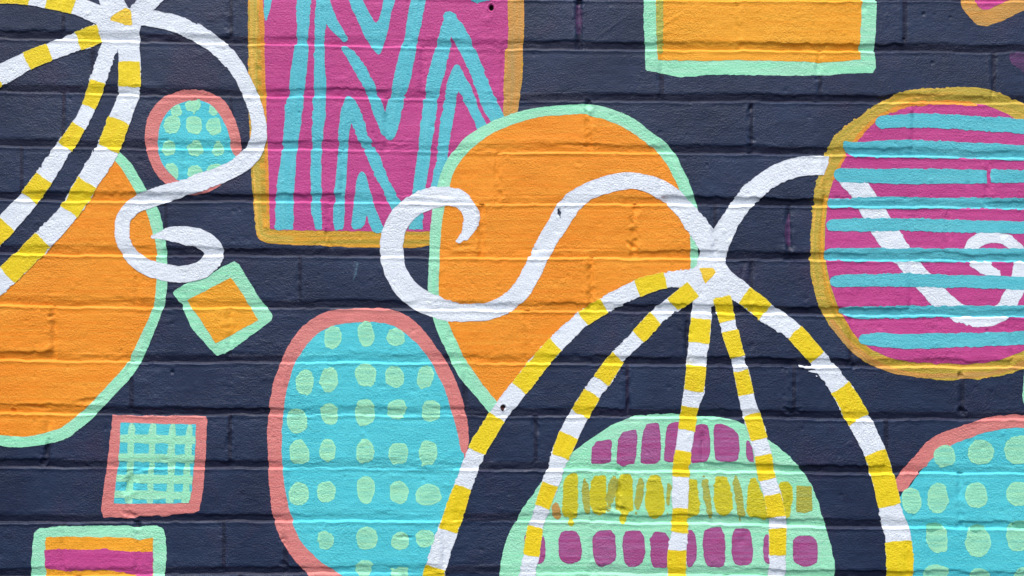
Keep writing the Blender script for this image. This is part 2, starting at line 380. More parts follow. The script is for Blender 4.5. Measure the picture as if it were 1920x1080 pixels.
# bricks: the face follows the relief, the sides run back into the wall
BD = 0.10
used = np.zeros((R - 1, C - 1), bool)
for (k, ra, rb, ca, cb) in brick_cells:
    used[ra:rb, ca:cb] = True
    t = grid_tris(ra, rb, ca, cb)
    ids, inv = np.unique(t, return_inverse=True); t = inv.reshape(-1, 3)
    v = Pf[ids]; n = Nf[ids]; b = BR[ids]
    loop = [(ra, c) for c in range(ca, cb)] + [(r, cb) for r in range(ra, rb)] + \
           [(rb, c) for c in range(cb, ca, -1)] + [(r, ca) for r in range(rb, ra, -1)]
    nn = [(0, 0, 1)] * (cb - ca) + [(1, 0, 0)] * (rb - ra) + [(0, 0, -1)] * (cb - ca) + [(-1, 0, 0)] * (rb - ra)
    step = 8
    lo = list(range(0, len(loop), 1))
    fr = np.array([Pf[loop[i][0] * C + loop[i][1]] for i in lo]); bk = fr.copy(); bk[:, 1] = BD
    sn = np.array([nn[i] for i in lo], float)
    q = len(lo); base = len(v)
    i0 = np.arange(q); i1 = (i0 + 1) % q
    st = np.concatenate([np.stack([base + i0, base + i1, base + q + i1], 1), np.stack([base + i0, base + q + i1, base + q + i0], 1)])
    cap = np.array([[base + q + 0, base + q + (cb - ca), base + q + (cb - ca) + (rb - ra)],
                    [base + q + 0, base + q + (cb - ca) + (rb - ra), base + q + 2 * (cb - ca) + (rb - ra)]])
    v = np.concatenate([v, fr, bk]); n = np.concatenate([n, sn, sn]); b = np.concatenate([b, fr[:, [0, 2]], bk[:, [0, 2]]])
    nt_ = len(t); t = np.concatenate([t, st, cap])
    mesh_obj('brick', v, t, n, b, np.full(len(v), 9.), M['navy'], wall, (M['brick'], nt_))
# mortar: everything between the bricks
r, c = np.where(~used)
a = r * C + c
t = np.stack([np.stack([a, a + C + 1, a + 1], 1), np.stack([a, a + C, a + C + 1], 1)], 1).reshape(-1, 3)
ids, inv = np.unique(t, return_inverse=True); t = inv.reshape(-1, 3)
mo = mesh_obj('mortar', Pf[ids], t, Nf[ids], BR[ids], np.full(len(ids), 9.), M['mortar'], wall)

# ---- fields
def smooth_closed(pts, it=2):
    p = np.array(pts, float)
    for _ in range(it):
        q = np.roll(p, -1, 0); p = np.stack([p * .75 + q * .25, p * .25 + q * .75], 1).reshape(-1, 2)
    return p
def catmull(pts, sub=4):
    p = np.array(pts, float); p = np.vstack([2 * p[0] - p[1], p, 2 * p[-1] - p[-2]]); out = []
    for i in range(1, len(p) - 2):
        for s in range(sub):
            t = s / sub
            out.append(.5 * ((2 * p[i]) + (-p[i - 1] + p[i + 1]) * t + (2 * p[i - 1] - 5 * p[i] + 4 * p[i + 1] - p[i + 2]) * t * t + (-p[i - 1] + 3 * p[i] - 3 * p[i + 1] + p[i + 2]) * t ** 3))
    out.append(p[-2]); return np.array(out)
class Win:                                  # a window of the relief grid
    def __init__(s, x0, y0, x1, y1):
        s.c0 = max(np.searchsorted(cols, x0 - 8), 0); s.c1 = min(np.searchsorted(cols, x1 + 8) + 1, C)
        sub = PY[:, s.c0:s.c1]
        rr = np.where((sub.max(1) > y0 - 8) & (sub.min(1) < y1 + 8))[0]
        s.r0, s.r1 = rr[0], rr[-1] + 1
        s.J = JM[s.r0:s.r1, s.c0:s.c1]
        s.X = PX[s.r0:s.r1, s.c0:s.c1]; s.Y = PY[s.r0:s.r1, s.c0:s.c1]
def f_poly(w, p):
    p = np.asarray(p, float); q = np.roll(p, -1, 0)
    best = np.full(w.X.shape, 1e9); ins = np.zeros(w.X.shape, bool)
    for (x0, y0), (x1, y1) in zip(p, q):
        dx, dy = x1 - x0, y1 - y0; l2 = dx * dx + dy * dy
        if l2 < 1e-9: continue
        t = np.clip(((w.X - x0) * dx + (w.Y - y0) * dy) / l2, 0, 1)
        best = np.minimum(best, (w.X - x0 - t * dx) ** 2 + (w.Y - y0 - t * dy) ** 2)
        if dy != 0:
            cr = ((y0 > w.Y) != (y1 > w.Y)) & (w.X < dx * (w.Y - y0) / dy + x0)
            ins ^= cr
    d = np.sqrt(best); return np.where(ins, d, -d)
def f_stroke(w, p, cap=True):
    """p: dense (x,y,width). Returns field, arc length, offset."""
    best = np.full(w.X.shape, -1e9); U = np.zeros(w.X.shape); V = np.zeros(w.X.shape); acc = 0
    n = len(p) - 1
    for i in range(n):
        x0, y0, w0 = p[i]; x1, y1, w1 = p[i + 1]; dx, dy = x1 - x0, y1 - y0; l = math.hypot(dx, dy)
        if l < 1e-6: continue
        tr = ((w.X - x0) * dx + (w.Y - y0) * dy) / (l * l); t = np.clip(tr, 0, 1)
        ex = w.X - x0 - t * dx; ey = w.Y - y0 - t * dy
        f = (w0 + (w1 - w0) * t) / 2 - np.hypot(ex, ey)
        if not cap:
            if i == 0: f = np.minimum(f, tr * l)
            if i == n - 1: f = np.minimum(f, (1 - tr) * l)
        m = f > best
        best[m] = f[m]; U[m] = (acc + t * l)[m]; V[m] = (((w.X - x0) * dy - (w.Y - y0) * dx) / l)[m]
        acc += l
    return best, U, V

def emit(name, w, f, layer, mat, parent, UV=None, label=None):
    """March the field over the relief's own triangles, lifted by the thickness of the paint coats."""
    nc = w.c1 - w.c0; nr = w.r1 - w.r0
    r, c = np.meshgrid(np.arange(nr - 1), np.arange(nc - 1), indexing='ij')
    a = (r * nc + c).ravel()
    T = np.concatenate([np.stack([a, a + nc + 1, a + 1], 1), np.stack([a, a + nc, a + nc + 1], 1)])
    F = f.ravel(); s = F[T] > 0; k = s.sum(1)
    full = T[k == 3]
    P0 = P[w.r0:w.r1, w.c0:w.c1].reshape(-1, 3); N0 = N[w.r0:w.r1, w.c0:w.c1].reshape(-1, 3)
    if UV is None: B0 = BR.reshape(R, C, 2)[w.r0:w.r1, w.c0:w.c1].reshape(-1, 2)
    else: B0 = np.stack([UV[0].ravel() * S, UV[1].ravel() * S], 1)
    parts = [full]; ekeys = []
    def rot(T_, idx):
        i = np.arange(len(T_)); return np.stack([T_[i, idx], T_[i, (idx + 1) % 3], T_[i, (idx + 2) % 3]], 1)
    t1 = T[k == 1]; t1 = rot(t1, np.argmax(s[k == 1], 1)) if len(t1) else t1
    t2 = T[k == 2]; t2 = rot(t2, np.argmin(s[k == 2], 1)) if len(t2) else t2
    E1 = np.concatenate([np.stack([t1[:, 0], t1[:, 1]], 1), np.stack([t1[:, 0], t1[:, 2]], 1),
                         np.stack([t2[:, 0], t2[:, 1]], 1), np.stack([t2[:, 0], t2[:, 2]], 1)])
    if len(E1) == 0 and len(full) == 0: return None
    Es = np.sort(E1, 1); key = Es[:, 0].astype(np.int64) * (nr * nc) + Es[:, 1]
    uk, first, inv = np.unique(key, return_index=True, return_inverse=True); inv = inv.ravel()
    ue = Es[first]; fa = F[ue[:, 0]]; fb = F[ue[:, 1]]
    t = np.clip(fa / (fa - fb + 1e-12), 0.02, 0.98)[:, None]
    mixv = lambda A: A[ue[:, 0]] * (1 - t) + A[ue[:, 1]] * t
    base = nr * nc; n1, n2 = len(t1), len(t2)
    e = inv + base
    e1a, e1b, e2a, e2b = e[:n1], e[n1:2 * n1], e[2 * n1:2 * n1 + n2], e[2 * n1 + n2:]
    parts += [np.stack([t1[:, 0], e1a, e1b], 1), np.stack([e2a, t2[:, 1], t2[:, 2]], 1), np.stack([e2a, t2[:, 2], e2b], 1)]
    tri = np.concatenate(parts)
    Pa = np.concatenate([P0, mixv(P0)]); Na = np.concatenate([N0, mixv(N0)]); Ba = np.concatenate([B0, mixv(B0)])
    Ed = np.concatenate([F, np.zeros(len(ue))])
    ids, inv = np.unique(tri, return_inverse=True); tri = inv.reshape(-1, 3)
    V = Pa[ids].copy(); V[:, 1] -= layer * 0.00016
    n = Na[ids]; n /= np.linalg.norm(n, axis=1, keepdims=True)
    return mesh_obj(name, V, tri, n, Ba[ids], Ed[ids], M[mat], parent, label=label)

_seed = [100]
def rough(w, amp, fray=0):
    _seed[0] += 1; sd_ = _seed[0]
    r_ = amp * (.9 * vnoise(w.X, w.Y, 14, seed=sd_) + .8 * vnoise(w.X, w.Y, 6.5, seed=sd_ + 1))
    r_ = r_ + amp * 1.1 * vnoise(w.X, w.Y, 36, seed=sd_ + 5) + w.J * amp * (2.4 * vnoise(w.X, w.Y, 11, seed=sd_ + 7) - .6)
    if fray: r_ = r_ + 1.5 * fray * np.clip(vnoise(w.X, w.Y, 3.6, seed=sd_ + 2), -.7, 1) * sstep(-.2, .5, vnoise(w.X, w.Y, 60, seed=sd_ + 3))
    return r_
def bbox(p, pad=3):
    p = np.array(p)[:, :2]; return (p[:, 0].min() - pad, p[:, 1].min() - pad, p[:, 0].max() + pad, p[:, 1].max() + pad)
def T_(o, label, cat, group=None):
    o['label'] = label; o['category'] = cat
    if group: o['group'] = group
    return o
def shape(name, pts, layer, mat, parent, sm=2, amp=.8, fray=0, clip=None, label=None, cut=None):
    p = smooth_closed(pts, sm) if sm else np.array(pts, float)
    w = Win(*bbox(p, 6)); f = f_poly(w, p) + rough(w, amp, fray)
    if clip is not None: f = np.minimum(f, f_poly(w, clip) + rough(w, .5))
    if cut is not None: f = cut(w, f)
    return emit(name, w, f, layer, mat, parent, label=label)
def stroke(name, pts, layer, mat, parent, amp=.8, fray=0, cap=True, clip=None, label=None, cut=None, sub=4):
    p = catmull(pts, sub); p[:, 2] = np.maximum(p[:, 2], 1.5)
    w = Win(*bbox(p, p[:, 2].max() / 2 + 4)); f, U, V = f_stroke(w, p, cap); f = f + rough(w, amp, fray)
    if clip is not None: f = np.minimum(f, f_poly(w, clip) + rough(w, .5))
    if cut is not None: f = cut(w, f)
    return emit(name, w, f, layer, mat, parent, UV=(U, V), label=label)
def bands(pts, pairs, layer, parent, mats=None, grow=.4, fray=.9):
    p = catmull(pts, 4); seg = np.hypot(np.diff(p[:, 0]), np.diff(p[:, 1])); acc = np.concatenate([[0], np.cumsum(seg)])
    for i, (a, b) in enumerate(pairs):
        ia = np.argmin(np.hypot(p[:, 0] - a[0], p[:, 1] - a[1])); ib = np.argmin(np.hypot(p[:, 0] - b[0], p[:, 1] - b[1]))
        if ia > ib: ia, ib = ib, ia
        j0, j1 = max(ia - 3, 0), min(ib + 3, len(p) - 1)
        q = p[j0:j1 + 1].copy(); q[:, 2] += grow * 2
        w = Win(*bbox(p[ia:ib + 1], p[ia:ib + 1, 2].max() / 2 + 8)); f, U, V = f_stroke(w, q, False)
        U = U + acc[j0]
        bow = 1.6 * math.sin(i * 2.3) * (1 - (V / 18) ** 2)
        f = np.minimum(f + rough(w, .7, fray), np.minimum(U - acc[ia] + bow, acc[ib] - U + bow) + rough(w, .9, .5))
        emit('yellow_band', w, f, layer, (mats[i] if mats else 'yellow'), parent, UV=(U, V))
def dots(lst, layer, parent, mat='dot', name='dot', clip=None):
    rd = np.random.RandomState(len(lst) * 7)
    for (x, y, rx, ry) in lst:
        w = Win(x - rx - 6, y - ry - 6, x + rx + 6, y + ry + 6); a = rd.uniform(-.25, .25)
        u = (w.X - x) * math.cos(a) + (w.Y - y) * math.sin(a); v = -(w.X - x) * math.sin(a) + (w.Y - y) * math.cos(a)
        q = (np.abs(u / rx) ** 2.25 + np.abs(v / ry) ** 2.25) ** (1 / 2.25)
        f = (1 - q) * min(rx, ry) + rough(w, 1.5, 1.2)
        if clip is not None: f = np.minimum(f, f_poly(w, clip))
        emit(name, w, f, layer, mat, parent)

# ------------------------------------------------------------------ old paint showing and bare spots
T_(shape('paint_smear', [(1079, 10), (1090, 10), (1091, 62), (1080, 64)], 1, 'violet', None, 1, 1.2, 1.5), 'violet paint smear in the upright joint right of the magenta rectangle', 'paint smear')
T_(stroke('paint_smear', [(1479, 402, 5), (1477, 425, 10), (1479, 456, 7)], 1, 'violet', None, 1.6, 1.5), 'violet paint smear in the upright joint left of the striped circle', 'paint smear')
T_(shape('paint_smear', [(1888, 98), (1925, 99), (1970, 104), (1955, 152), (1918, 136), (1897, 120)], 1, 'violet', None, 2, 1.5, 1), 'faint purple patch at the right edge above the striped circle', 'paint smear')
T_(stroke('paint_smear', [(668, 497, 11), (666, 512, 9), (663, 524, 6)], 1, 'smear', None, 2.2, 3), 'thin pale blue smear on navy left of the white curl', 'paint smear')

# ------------------------------------------------------------------ left orange oval
A = [(214, 286), (238, 312), (257, 343), (270, 368), (286, 395), (296, 430), (302, 460), (304, 505), (303, 540), (297, 575), (277, 625), (265, 652), (250, 682), (233, 706), (210, 730), (186, 756), (165, 776), (140, 797), (113, 815), (56, 827), (0, 826), (-60, 812), (-130, 765)]
oa = T_(shape('painted_oval', A + [(-150, 720), (-30, 575), (81, 450), (129, 398), (165, 341), (190, 302)], 2, 'orange', None, 1), 'large plain orange half oval with mint rim at the left edge', 'painted oval')
stroke('outline', [(x, y, w_) for (x, y), w_ in zip(A, [16, 20, 20, 20, 22, 22, 19, 21, 20, 19, 21, 22, 22, 22, 22, 22, 23, 23, 23, 20, 20, 20, 20])], 3, 'mint', oa, .7, .6)

# ------------------------------------------------------------------ small turquoise oval
so = [(365, 167), (400, 172), (426, 192), (443, 225), (453, 262), (454, 290), (441, 320), (416, 347), (388, 364), (358, 367), (330, 356), (302, 340), (285, 312), (272, 275), (271, 240), (282, 206), (305, 181), (335, 168)]
si = [(365, 188), (384, 190), (406, 205), (422, 232), (431, 262), (434, 285), (447, 297), (428, 318), (380, 342), (338, 342), (322, 328), (308, 310), (297, 285), (295, 255), (303, 225), (320, 202), (345, 190)]
so_o = T_(shape('painted_oval', si, 3, 'teal2', None, 2), 'small turquoise dotted oval with coral rim enclosed by the left white curl', 'painted oval')
shape('outline', so, 2, 'coral', so_o, 2, .8, .8)
dots([(329, 206, 10, 13), (362, 199, 13, 11), (401, 206, 8, 10), (323, 232, 15, 17), (364, 234, 16, 17), (402, 237, 13, 15), (317, 277, 14, 16), (366, 278, 14, 15), (410, 279, 13, 15), (323, 322, 12, 18), (366, 324, 16, 15), (406, 318, 14, 10)], 4, so_o, clip=smooth_closed(si))
stroke('brush_mark', [(372, 188, 6), (368, 200, 4), (363, 214, 3)], 5, 'mint', so_o, .6)

# ------------------------------------------------------------------ magenta rectangle
ro = [(465, -150), (466, 0), (465, 120), (466, 200), (470, 300), (477, 400), (480, 436), (489, 450), (506, 457), (600, 461), (700, 465), (800, 465), (860, 440), (930, 300), (968, 230), (974, 190), (980, 130), (981, 90), (983, 0), (984, -150)]
ri_ = [(493, -150), (493, 0), (497, 100), (499, 180), (503, 300), (507, 429), (520, 432), (600, 433), (830, 434), (880, 330), (943, 240), (945, 150), (946, 94), (953, 88), (952, 0), (953, -150)]
mr_ = T_(shape('painted_rectangle', ri_, 2, 'magenta', None, 0, .7, .7), 'tall magenta rectangle with turquoise zigzags and mustard rim, left of centre', 'painted rectangle')
shape('outline', ro, 1, 'mustard', mr_, 1, .8, .8, label='mustard rim of the magenta rectangle')
stroke('outline_streak', [(474, -140, 15), (475, 0, 15), (475, 100, 15), (477, 220, 15), (482, 330, 14), (487, 425, 14), (500, 444, 14), (545, 448, 12)], 1.5, 'olive', mr_, 1.2, 1.2)
stroke('outline_streak', [(489, -140, 9), (490, 0, 9), (494, 100, 9), (496, 200, 8), (500, 300, 8), (504, 400, 7)], 1.6, 'streak', mr_, 1, 1)
stroke('outline_streak', [(968, -140, 30), (968, 0, 29), (967, 60, 28), (964, 100, 31), (962, 150, 31), (959, 190, 28), (956, 212, 26)], 1.7, 'tan', mr_, .8, .8)
Z = [
    [(570, -20, 24), (569, 30, 24), (566, 80, 24), (561, 130, 29), (555, 180, 31), (548, 240, 32), (541, 300, 30), (536, 340, 32), (534, 390, 34), (534, 417, 32)],
    [(603, -20, 22), (601, 40, 20), (599, 80, 18), (600, 150, 23), (599, 210, 25), (595, 255, 22), (593, 300, 20), (593, 380, 20), (596, 410, 18), (599, 427, 14)],
    [(603, -12, 22), (614, 22, 22), (629, 50, 20), (645, 72, 15)],
    [(790, -20, 30), (779, 30, 27), (771, 75, 24), (764, 102, 30), (754, 150, 30), (746, 180, 27), (739, 205, 30), (733, 245, 22), (730, 256, 14)],
    [(646, 91, 10), (663, 110, 21), (685, 147, 21), (699, 178, 19), (712, 215, 21), (724, 246, 18)],
    [(846, 32, 20), (838, 55, 24), (832, 80, 26), (826, 110, 28), (817, 145, 28), (808, 185, 26), (803, 225, 28), (796, 280, 25), (790, 330, 24), (784, 372, 24), (779, 423, 24)],
    [(842, 32, 20), (856, 55, 27), (868, 78, 30), (885, 112, 28), (900, 150, 28), (918, 195, 28), (936, 228, 26)],
    [(857, 127, 12), (851, 150, 22), (846, 175, 22), (843, 200, 22), (836, 235, 22), (831, 275, 21), (826, 320, 24), (818, 365, 26)],
    [(857, 129, 12), (866, 155, 22), (876, 178, 24), (887, 202, 21), (904, 238, 18)],
    [(654, 188, 15), (651, 212, 23), (645, 250, 20), (643, 290, 20), (640, 330, 22), (637, 380, 20), (634, 424, 18)],
    [(657, 190, 16), (668, 220, 23), (680, 255, 22), (697, 290, 22), (712, 325, 22), (730, 360, 20), (745, 392, 20), (756, 414, 18)]]
zc = lambda w, f: np.minimum(f, 431 - w.Y + 2.2 * vnoise(w.X, w.Y, 12, seed=8) + 1.2 * vnoise(w.X, w.Y, 5, seed=9))
for i, z in enumerate(Z):
    if z[-1][1] > 410: z = z[:-1] + [(z[-1][0], z[-1][1] + 22, z[-1][2])]
    stroke('zigzag_stripe', z, 3 + .25 * (i % 2), 'teal', mr_, 1.1, 1.1, cut=zc)
shape('zigzag_stripe', [(640, -40), (666, -40), (680, 0), (692, 22), (704, 47), (712, 36), (718, 0), (722, -40), (748, -40), (740, 0), (735, 25), (727, 58), (718, 88), (713, 105), (700, 94), (688, 78), (680, 60), (670, 35), (656, 8)], 3, 'teal', mr_, 1, .9, .7)
shape('zigzag_stripe', [(494, -20), (512, -20), (509, 10), (503, 28), (499, 43), (495, 30)], 3, 'teal', mr_, 1)
shape('zigzag_stripe', [(672, 325), (680, 320), (687, 328), (693, 355), (699, 380), (708, 402), (722, 434), (700, 437), (692, 422), (687, 398), (684, 428), (656, 431), (662, 395), (666, 350)], 3, 'teal', mr_, 1)
dots([(899, -6, 20, 11)], 3, mr_, 'teal', 'zigzag_stripe')

# ------------------------------------------------------------------ central orange circle
Bc = [(1303, 520, 15), (1301, 460, 15), (1303, 425, 18), (1297, 390, 22), (1284, 352, 22), (1268, 318, 22), (1248, 284, 23), (1217, 258, 23), (1180, 232, 24), (1140, 214, 23), (1112, 208, 21), (1095, 204, 19), (1050, 207, 18), (1008, 211, 18), (965, 222, 19), (930, 235, 20), (900, 252, 21), (876, 271, 22), (852, 298, 23), (836, 332, 22), (828, 365, 22), (822, 395, 22), (817, 430, 21), (815, 480, 20), (813, 520, 20), (813, 560, 20), (822, 592, 22), (834, 622, 25), (848, 652, 25), (864, 685, 27), (886, 716, 27), (910, 746, 25), (932, 772, 24)]
Bp = [(p[0], p[1]) for p in Bc]
ob = T_(shape('painted_circle', Bp + [(973, 728), (1042, 645), (1093, 598), (1132, 573), (1194, 541), (1248, 525), (1290, 520)], 3.4, 'orange', None, 1), 'large plain orange circle with mint rim crossed by a white S-shaped curl', 'painted circle')
stroke('outline', Bc, 4.2, 'mint', ob, .7, .6)

# ------------------------------------------------------------------ orange rectangle at the top
q = T_(shape('painted_rectangle', [(1229, -120), (1230, 0), (1231, 60), (1233, 113), (1300, 114), (1440, 113), (1537, 117), (1575, 116), (1613, 111), (1613, 60), (1617, 0), (1618, -120)], 2, 'orange2', None, 0, .8, .6), 'plain orange rectangle with mint rim cut by the top edge', 'painted rectangle')
shape('outline', [(1205, -140), (1206, 0), (1208, 70), (1210, 132), (1230, 135), (1275, 145), (1340, 140), (1440, 141), (1535, 142), (1600, 138), (1636, 136), (1641, 126), (1641, 70), (1643, 0), (1644, -140)], 1, 'mint', q, 0, .8, .5)
stroke('thin_edge', [(1237, -110, 13), (1237, 30, 12), (1238, 96, 11)], 2.6, 'gold', q, 1, 1)

# ------------------------------------------------------------------ magenta corner top right
tr_ = T_(shape('painted_diamond', [(1826, -6), (1833, 13), (1842, 19), (1856, 17), (1884, 4), (1915, -14), (1925, -60), (1870, -110), (1830, -70)], 2, 'magenta', None, 0), 'magenta diamond tip with tan rim at the top right corner', 'painted diamond')
shape('outline', [(1797, -60), (1800, 0), (1804, 13), (1817, 33), (1832, 48), (1850, 50), (1880, 38), (1925, 18), (1965, -10), (1960, -90), (1870, -150), (1810, -110)], 1, 'tan', tr_, 0, .9, .6)

# ------------------------------------------------------------------ striped circle
co = [(1560, 257), (1605, 221), (1640, 196), (1690, 171), (1740, 166), (1800, 162), (1840, 163), (1872, 171), (1905, 186), (1960, 215), (2030, 280), (2072, 370), (2078, 470), (2055, 560), (2010, 630), (1960, 672), (1912, 696), (1860, 708), (1800, 712), (1755, 711), (1700, 706), (1640, 686), (1600, 662), (1566, 625), (1545, 592), (1533, 574), (1522, 525), (1517, 480), (1519, 440), (1522, 395), (1527, 355), (1541, 315), (1552, 280)]
cin = [(1605, 258), (1640, 225), (1668, 205), (1705, 195), (1760, 190), (1830, 192), (1870, 204), (1903, 222), (1950, 245), (2010, 300), (2045, 370), (2050, 470), (2030, 550), (1985, 615), (1935, 650), (1900, 667), (1860, 679), (1800, 684), (1720, 682), (1660, 669), (1620, 647), (1600, 626), (1585, 600), (1566, 565), (1553, 522), (1548, 490), (1545, 460), (1547, 420), (1551, 390), (1556, 360), (1563, 332), (1575, 308), (1587, 286)]
cs = T_(shape('painted_circle', cin, 3.2, 'magenta', None, 1, .7, .5), 'large circle of magenta and turquoise stripes with mustard rim at the right', 'painted circle')
shape('outline', co, 2.0, 'olive', cs, 1, 1.2, 1.5)
stroke('outline_streak', [(1535, 345, 10), (1552, 300, 14), (1570, 266, 16), (1606, 236, 18), (1645, 206, 17), (1690, 184, 18), (1745, 178, 18), (1810, 174, 18), (1860, 181, 20), (1905, 203, 20), (1970, 240, 18)], 2.4, 'olive', cs, 1.8, 1.6)
stroke('outline_streak', [(1531, 395, 9), (1527, 440, 8), (1526, 480, 10), (1531, 530, 8)], 2.5, 'olive', cs, 1.6, 1.6)
stroke('outline_streak', [(1562, 335, 7), (1580, 300, 7), (1603, 264, 7), (1645, 222, 7), (1700, 198, 7), (1760, 192, 6), (1830, 195, 5)], 3.5, 'streak', cs, 1.2, 1)
stroke('outline_streak', [(1545, 372, 12), (1541, 420, 12), (1540, 460, 11), (1544, 510, 12), (1556, 560, 13), (1575, 595, 14), (1596, 630, 12), (1630, 660, 10)], 2.6, 'mustard', cs, 1.6, 2)
stroke('outline_streak', [(1560, 606, 12), (1590, 644, 12), (1625, 671, 12), (1660, 690, 11), (1720, 703, 9), (1800, 704, 10), (1870, 698, 10), (1930, 680, 10)], 2.5, 'tan', cs, 1.2, 1)
# the white ribbon under the turquoise stripes
WR = [(1556, 311, 36), (1588, 333, 34), (1614, 358, 40), (1636, 392, 44), (1655, 428, 44), (1676, 458, 42), (1702, 492, 38), (1724, 518, 38), (1751, 547, 38), (1778, 572, 36), (1805, 590, 34), (1845, 596, 34), (1878, 585, 34), (1896, 558, 32), (1909, 528, 30), (1914, 500, 28), (1908, 474, 26), (1893, 454, 24), (1868, 445, 20), (1840, 448, 24), (1822, 462, 26), (1826, 483, 26), (1844, 500, 26), (1870, 514, 14)]
TS = [[(1652, 230, 22), (1720, 226, 25), (1800, 229, 27), (1870, 234, 27), (1930, 238, 26), (2020, 243, 26)],
      [(1584, 269, 10), (1605, 280, 28), (1700, 279, 33), (1800, 282, 32), (1930, 287, 30), (2050, 291, 30)],
      [(1576, 328, 24), (1650, 330, 28), (1750, 331, 28), (1850, 331, 26), (1930, 331, 26), (2060, 332, 26)],
      [(1559, 381, 18), (1650, 380, 22), (1780, 381, 21), (1930, 382, 21), (2060, 384, 21)],
      [(1561, 422, 24), (1700, 421, 25), (1800, 424, 24), (1930, 426, 23), (2060, 428, 23)],
      [(1556, 477, 24), (1700, 478, 26), (1930, 479, 24), (2060, 480, 24)],
      [(1567, 527, 22), (1650, 525, 24), (1750, 526, 24), (1850, 529, 25), (1930, 531, 25), (2060, 533, 25)],
      [(1578, 583, 14), (1620, 586, 24), (1750, 584, 22), (1930, 583, 20), (2040, 583, 20)],
      [(1621, 636, 18), (1650, 637, 26), (1700, 640, 30), (1780, 638, 27), (1860, 636, 25), (1930, 633, 26), (2000, 630, 26)]]
ccl = smooth_closed(cin)
for i, z in enumerate(TS):
    cut = None
    if i == 2: cut = lambda w, f: np.minimum(f, np.abs(w.X - 1853.5 - 1.5 * vnoise(w.Y, w.Y * 0, 9, seed=5)) - 3.4)
    if i >= 1: stroke('stripe', z, 5.6, 'teal', cs, 1.0, 1.1, cut=cut)
    else: stroke('stripe', z, 5.6, 'teal', cs, 1.0, 1.0)

# ------------------------------------------------------------------ big dotted oval
to = [(690, 577), (740, 579), (773, 597), (803, 627), (835, 674), (851, 706), (864, 738), (873, 772), (881, 817), (876, 850), (862, 900), (840, 990), (818, 1062), (790, 1120), (720, 1150), (650, 1140), (600, 1103), (573, 1073), (548, 1046), (528, 1014), (514, 980), (507, 944), (503, 888), (501, 843), (501, 800), (504, 770), (509, 737), (517, 702), (530, 667), (552, 627), (572, 606), (600, 589), (632, 579)]
ti = [(687, 603), (733, 608), (758, 622), (790, 653), (809, 678), (823, 707), (837, 738), (848, 775), (857, 806), (863, 845), (872, 852), (866, 900), (842, 985), (820, 1060), (786, 1100), (720, 1118), (665, 1094), (633, 1075), (599, 1052), (565, 1018), (548, 978), (539, 944), (532, 902), (528, 850), (528, 795), (532, 762), (540, 724), (550, 688), (562, 666), (580, 638), (604, 619), (636, 606)]
bo = T_(shape('painted_oval', ti, 3, 'teal2', None, 1), 'large turquoise oval of green dots with coral rim, bottom centre left', 'painted oval')
shape('outline', to, 2, 'coral', bo, 1, .8, .6)
dots([(623, 633, 16, 22), (686, 626, 16, 24), (741, 632, 18, 17), (571, 716, 17, 24), (617, 711, 17, 23), (686, 703, 20, 21), (740, 707, 19, 20), (797, 708, 16, 21),
      (557, 791, 18, 23), (617, 777, 17, 20), (685, 773, 18, 25), (745, 768, 18, 20), (809, 770, 18, 21), (561, 848, 18, 23), (614, 844, 15, 21), (685, 848, 17, 25), (747, 850, 18, 21), (803, 850, 17, 24),
      (560, 926, 19, 21), (612, 922, 17, 19), (686, 919, 18, 25), (748, 923, 18, 21), (804, 927, 25, 20), (611, 1012, 15, 18), (688, 1009, 20, 21), (751, 1014, 17, 17), (796, 1011, 18, 17), (684, 1066, 17, 16), (749, 1073, 15, 11)], 4, bo)

# ------------------------------------------------------------------ plaid square
pi_ = [(226, 793), (368, 795), (366, 848), (360, 916), (355, 943), (212, 945), (217, 902), (223, 851)]
ps = T_(shape('painted_square', pi_, 2, 'teal2', None, 0, .6), 'small square of turquoise and mint plaid with coral rim, lower left', 'painted square')
shape('outline', [(210, 777), (260, 779), (386, 779), (389, 786), (388, 820), (385, 870), (377, 940), (373, 957), (364, 962), (311, 968), (250, 970), (195, 969), (190, 958), (195, 896), (202, 857), (207, 810)], 1, 'coral', ps, 0, .9, 1)
pcl = np.array(pi_, float)
for a, b, w_ in [(247, 241, 13), (287, 281, 12), (324, 318, 14), (356, 347, 13)]:
    stroke('plaid_line', [(a, 799, w_ * .7), (a - 1, 812, w_), (a * .5 + b * .5, 870, w_), (b, 940, w_)], 2.7, 'mint', ps, .9, clip=pcl)
for a in (823, 859, 898, 928):
    stroke('plaid_line', [(216, a - 1, 15), (290, a, 16), (368, a + 2, 15)], 3.1, 'mint', ps, .9, .5, clip=pcl)

# ------------------------------------------------------------------ striped rectangle bottom left
sr = T_(shape('painted_rectangle', [(85, 1007), (120, 1006), (200, 1007), (245, 1009), (262, 1013), (286, 1009), (286, 1120), (84, 1120)], 2, 'orange2', None, 0, .8, .5), 'orange and magenta striped rectangle with mint rim, bottom left corner', 'painted rectangle')
shape('outline', [(65, 992), (105, 988), (112, 986), (240, 985), (257, 991), (270, 986), (300, 987), (309, 997), (312, 1030), (310, 1060), (308, 1078), (306, 1145), (62, 1145), (57, 1072), (61, 1020)], 1, 'mint', sr, 1, .8, .6)
shape('stripe', [(84, 1031), (110, 1030), (150, 1031), (200, 1030), (240, 1034), (287, 1034), (287, 1082), (262, 1083), (235, 1077), (215, 1070), (170, 1069), (120, 1070), (84, 1068)], 2.8, 'magenta', sr, 0, 1, .8)

